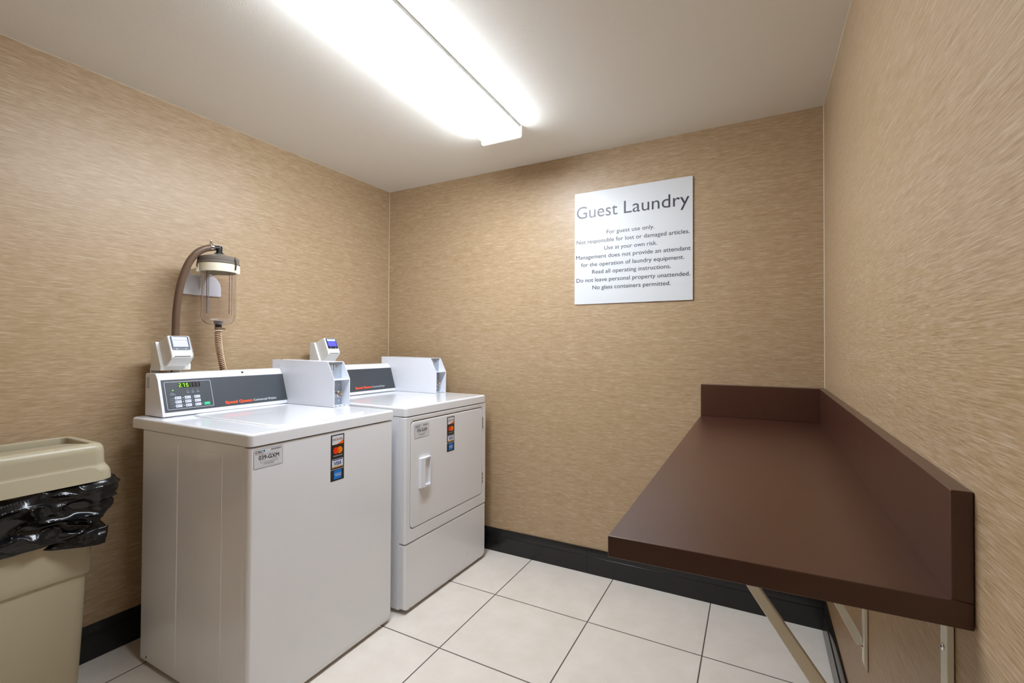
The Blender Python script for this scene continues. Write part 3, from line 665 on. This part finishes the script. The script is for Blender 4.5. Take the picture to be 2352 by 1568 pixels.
def smooth_path(pts, n=12):
    out = []; P_ = [Vector(p) for p in pts]; P_ = [P_[0]*2-P_[1]] + P_ + [P_[-1]*2-P_[-2]]
    for i in range(1, len(P_)-2):
        for k in range(n):
            t = k/n; a, b, c, d = P_[i-1:i+3]
            out.append(.5*((2*b)+(c-a)*t+(2*a-5*b+4*c-d)*t*t+(3*b-a-3*c+d)*t*t*t))
    out.append(P_[-2]); return out
def unp(u, v, x):
    d = _f + _r2*((u-1176)/F_PX) - _u2*((v-784)/F_PX); return CAM + d*((x-CAM.x)/d.x)
hp = [(AX, AY-.024, 1.6418)] + [tuple(unp(*q)) for q in ((471,571,.137),(452,581,.130),(435,601,.120),(422,630,.108),(413,662,.095),(407,700,.080),(404,735,.065),(403,775,.050),(402,820,.035),(401,880,.022))]
dh = thing('drain_hose', 'smooth brown rubber hose curving down the left wall from the canister', 'hose', (0,0,0))
m = MB(); m.tube(smooth_path(hp, 8), .0142, 'hose', 18); m.build('hose', dh, angle=60)
m = MB()
m.lathe([(.0150,0),(.0162,.0005),(.0162,.0115),(.0150,.012)], (AX, AY-.042, 1.6410), 'chrome', 24, 'y'); m.lathe([(.004,0),(.004,.012),(.003,.014)], (AX, AY-.036, 1.657), 'chrome', 12); m.box(AX-.004, AX+.006, AY-.041, AY-.031, 1.6555, 1.661, 'chrome')
m.build('hose_clamp', dh)['label'] = 'metal hose clamp'
cp = smooth_path([(AX, AY-.001, 1.303), (AX, AY-.001, 1.27)] + [tuple(unp(*q)) for q in ((502,785,.125),(504,803,.105),(508,825,.080),(513,850,.052),(518,875,.035),(522,900,.028))], 14)
ch = thing('corrugated_hose', 'tan corrugated spiral hose hanging below the clear canister', 'hose', (0,0,0))
m = MB(); m.tube(cp, .0118, 'spiral_web', 16); m.build('hose', ch, angle=60)
m = MB(); sp = []; turns = 38; NN = turns*14; tot = len(cp)-1
for k in range(NN+1):
    s = .04*tot + k/NN*tot*.955; i = min(int(s), tot-1); p = cp[i].lerp(cp[i+1], s-i); tg_ = (cp[i+1]-cp[i]).normalized()
    a = tg_.cross(Vector((1,0,0))).normalized(); b = tg_.cross(a); th = 2*PI*k/14
    sp.append(p + a*math.cos(th)*.0128 + b*math.sin(th)*.0128)
m.tube(sp, .00175, 'spiral', 6); m.build('spiral', ch, angle=80)
m = MB(); m.lathe([(.0125,0),(.0140,.001),(.0140,.010),(.0125,.011)], (AX, AY, 1.281), 'brass', 20); m.tube([(AX,AY+.012,1.287),(AX-.004,AY+.026,1.2865),(AX-.004,AY+.032,1.2860)], .0035, 'brass', 8)
m.lathe([(.0135,0),(.0135,.010)], (AX, AY, 1.293), 'black', 16); m.build('hose_clamp', ch)
m = MB(); m.ring([(AX+.004+.0165*math.cos(a)*.9, AY-.004+.0185*math.sin(a), 1.2745+.004*math.cos(a)) for a in [2*PI*k/28 for k in range(28)]], .0019, 'cream', 8); m.build('tie_ring', ch)

# ---------------------------------------------------------------- folding counter
TX, TYl, TYr = 2.0155, -1.6085, -1.5546
ZT = .8915; TT = .0357; zr = ZT-.0163
ct = thing('folding_counter', 'dark brown laminate folding counter along the right wall', 'counter', (0,0,0))
XRn = xr(TYr)-.001
m = MB()
y_back = -.001
m.hexa([(TX,TYl,ZT-TT),(XRn,TYr,zr-TT),(xr(0)-.001,yb(2.5)-.002,ZT-TT),(TX,yb(2.0)-.002,ZT-TT)], [(TX,TYl,ZT),(XRn,TYr,zr),(xr(0)-.001,yb(2.5)-.002,ZT),(TX,yb(2.0)-.002,ZT)], 'laminate')
m.build('worktop', ct, bevel=.0015)
TS = .1469; tr = .023
m = MB(); m.hexa([(XRn-tr,TYr,zr),(XRn,TYr,zr),(xr(0)-.001,yb(2.5)-.002,ZT),(xr(0)-.001-tr,yb(2.5)-.002,ZT)], [(XRn-tr,TYr,zr+TS),(XRn,TYr,zr+TS),(xr(0)-.001,yb(2.5)-.002,ZT+TS),(xr(0)-.001-tr,yb(2.5)-.002,ZT+TS)], 'laminate')
m.build('side_splash', ct, bevel=.0012)
m = MB(); m.box(TX, xr(0)-.0245, -.040, yb(2.0)-.002, ZT, ZT+TS, 'laminate'); m.build('back_splash', ct, bevel=.0012)
def wall_bracket(y0, ztop, zd, ux, uz, th):
    m = MB(); xw = xr(y0); y1 = y0+.026; zb_ = .36
    m.prism([(xw-.0095, ztop-.012), (xw-.001, ztop-.012), (xw-.001, zb_), (xw-.0095, zb_+.02)], 1, y0, y1, 'bracket')
    m.box(xw-.315, xw-.0095, y0+.002, y1-.002, ztop-.012, ztop, 'bracket')
    a = Vector((xw-.010, zd)); d = Vector((-ux, uz)); L_ = (ztop-.012-zd)/uz; b = a + d*L_; nn = Vector((uz, ux))*th
    m.prism([(a.x-nn.x, a.y-nn.y), (a.x, a.y-nn.y*.2), (a.x, a.y+nn.y*2.4), (b.x+nn.x, b.y+nn.y-.016), (b.x-nn.x, b.y-nn.y+.014)], 1, y0+.013, y1-.001, 'bracket')
    br = m.build('bracket', ct, bevel=.0012)
    for z in (ztop-.072, .420):
        m = MB(); m.lathe([(.0052,0),(.0050,-.0015),(.003,-.0028)], (xw-.0095, (y0+y1)/2, z), 'chrome', 12, 'x'); m.build('screw', br)
wall_bracket(-1.482, .8765-TT, .440, .5735, .8192, .0165)
wall_bracket(-.872, ZT-.004-TT, .428, .47, .883, .0140)

# ---------------------------------------------------------------- bin and liner
BX0, BX1, BYn, BYf = .0, .300, -2.185, -1.622
bn = thing('trash_bin', 'tall slim beige plastic trash bin with a black liner', 'trash bin', ((BX0+BX1)/2, (BYn+BYf)/2, 0))
hx_, hy_ = (BX1-BX0)/2, (BYf-BYn)/2
def loop(ins, z, r, nn=10, f=None): return [(x, y, z if f is None else z+f(x, y)) for x, y in rrect(-hx_+ins, hx_-ins, -hy_+ins, hy_-ins, r, nn)]
m = MB()
step = lambda x, y: -.012*math.exp(-((abs(y)-hy_+.03)/.05)**2)
m.loft([loop(.066, .0, .03), loop(.062, .004, .034), loop(.052, .25, .036), loop(.0465, .445, .036, f=step), loop(.0445, .452, .036, f=step), loop(.0405, .456, .036, f=step), loop(.0385, .475, .036), loop(.028, .74, .036), loop(.022, .752, .036), loop(.022, .757, .036), loop(.030, .757, .032), loop(.034, .70, .03), loop(.068, .02, .03)], 'bin')
m.build('body', bn, angle=50)
m = MB()
m.loft([loop(.004, .760, .034), loop(.0, .7575, .036), loop(-.0005, .760, .036), loop(.0015, .785, .036), loop(.0045, .795, .036), loop(.011, .806, .036), loop(.0135, .815, .036), loop(.0145, .852, .036), loop(.017, .866, .034), loop(.023, .8755, .032), loop(.033, .8800, .028), loop(.043, .8800, .022), loop(.047, .877, .020), loop(.0475, .862, .018), loop(.0475, .775, .018)], 'bin')
# raised apron on the front face
ap = []
a0, a1, zt = -hy_+.03, hy_-.052, .806
pts = [(a0, .7585), (a1+.022, .7585), (a1+.016, .770), (a1+.010, .790), (a1-.002, .803), (a1-.016, zt), (a0, zt)]
fx = lambda z: hx_ - (.0008 if z < .786 else .0008+(z-.786)*.45)
m.add([(fx(z)+.0055, y, z) for y, z in pts] + [(fx(z)-.006, y, z) for y, z in pts], [tuple(range(7))] + [(i+7, (i+7-6) if i == 6 else i+8, (i+1) % 7, i) for i in range(7)], 'bin')
m.build('lid', bn, angle=40)
tf = lambda x, y: -.018*max(0, (hx_-.05-x)/(2*hx_-.1)); m = MB(); m.loft([loop(.052, .850, .018, f=tf), loop(.0505, .862, .018, f=tf), loop(.0505, .874, .018, f=tf), loop(.053, .8775, .018, f=tf), loop(.060, .8785, .018, f=tf), loop(.12, .8790, .01, f=tf)], 'bin'); m.v = [(x+.032*max(0, -x/hx_), y, z) for x, y, z in m.v]; m.build('swing_flap', bn, angle=50)

# liner: crumpled cuff folded over the rim
bl = thing('bin_liner', 'crumpled glossy black plastic liner folded over the bin rim', 'bin liner', ((BX0+BX1)/2, (BYn+BYf)/2, 0))
def liner():
    per = rrect(-hx_, hx_, -hy_, hy_, .036, 1)
    base = []
    R_ = .036; segs = []
    ring = rrect(-hx_+.022, hx_-.022, -hy_+.022, hy_-.022, R_, 10)
    # resample the ring evenly
    pts = [Vector((x, y, 0)) for x, y in ring]; Ls = [0]
    for i in range(len(pts)): Ls.append(Ls[-1] + (pts[(i+1) % len(pts)]-pts[i]).length)
    N = 420; out = []; j = 0
    for k in range(N):
        s = Ls[-1]*k/N
        while Ls[j+1] < s: j += 1
        t = (s-Ls[j])/(Ls[j+1]-Ls[j]); a = pts[j]; b = pts[(j+1) % len(pts)]; p = a.lerp(b, t)
        out.append((p, s))
    v = []; f = []; R = 64
    Ltot = Ls[-1]
    for r in range(R+1):
        t = r/R
        for p, s in out:
            # outward direction
            q = Vector((max(-hx_+.06, min(hx_-.06, p.x)), max(-hy_+.06, min(hy_-.06, p.y)), 0)); o = (p-q); o = o.normalized() if o.length > 1e-6 else Vector((1,0,0))
            ang = s/Ltot
            far = max(0, min(1, (p.y-(hy_-.14))/.14))              # end next to the washer
            wig = noise.noise(Vector((s*9, 3.1, 0)))
            bulge = (.006 + .030*far + .005*wig)*(math.sin(PI*min(1, (t+.10)/.74))**.8 if (t+.10)/.74 < 1 else 0.0)*min(1, t/.06+.15)
            ln = .178 + .018*noise.noise(Vector((s*4.5, 8.7, 1))) + .035*far
            z = .759 - ln*t + .012*far*math.exp(-((t-.06)/.07)**2)
            ps = Vector((p.x, p.y, z))
            w1 = noise.noise(Vector((p.x*9, p.y*9, z*15))); w2 = abs(noise.noise(Vector((p.x*20+z*16, p.y*20-z*14, z*24+4)))) ; w3 = abs(noise.noise(Vector((p.x*7+5, p.y*7+z*10, z*15))))
            n1 = noise.noise(Vector((p.x*6, p.y*6+z*4, z*12-p.y*3))); n2 = noise.noise(Vector((p.x*13+3, p.y*13-z*9, z*26+p.y*6)))
            ridge = .026*(1-abs(n1))**6 + .015*(1-abs(n2))**6 - .014 + w1*.016 + (.3-w2)*.006
            amp = math.sin(PI*min(1, .12+t*.9))**.6 if t < 1 else .2
            amp = max(amp, .25)
            taper = -.004*t + .010
            d = .003 + bulge + max(-.006 - bulge*.5, ridge*amp) + taper*min(1, t*6) + .004
            cuff = .010*math.exp(-((t-.86)/.10)**2)
            d += cuff
            d = max(d, .0035 + (.0 if t < .1 else .002)) - t*.013*(.25/ .25)
            d = max(d, -.0005 - t*.004)
            v.append(tuple(p + o*(d + .0) + Vector((0,0,z))))
    for r in range(R):
        for k in range(N):
            k2 = (k+1) % N; f.append((r*N+k, (r+1)*N+k, (r+1)*N+k2, r*N+k2))
    m = MB(); m.add(v, f, 'bag'); return m
o = liner().build('cuff', bl, angle=80)
sd = o.modifiers.new('thickness', 'SOLIDIFY'); sd.thickness = .0008; sd.offset = 1
# the loose corner that sticks out at the far end
m = MB(); NU, NV = 26, 16; vv = []; ff = []
for i in range(NU+1):
    for j in range(NV+1):
        a = i/NU; b = j/NV
        y = .100 + a*(.156+.014*(1-b)) ; z = .590 - b*(.016+.036*a**.6) + .008*a
        x = hx_-.030 + .030*math.sin(PI*.5*a)*(.5+.5*b) + .014 + .010*noise.noise(Vector((y*34, z*40, 2))) + .006*abs(noise.noise(Vector((y*60+z*40, z*60, 7)))) - .018*max(0, a-.75)*4*.5 - .034*(1-a)**1.5
        vv.append((x, y, z))
for i in range(NU):
    for j in range(NV): q = i*(NV+1)+j; ff.append((q, q+1, q+NV+2, q+NV+1))
m.add(vv, ff, 'bag'); o = m.build('loose_corner', bl, angle=80); sd = o.modifiers.new('thickness', 'SOLIDIFY'); sd.thickness = .0009
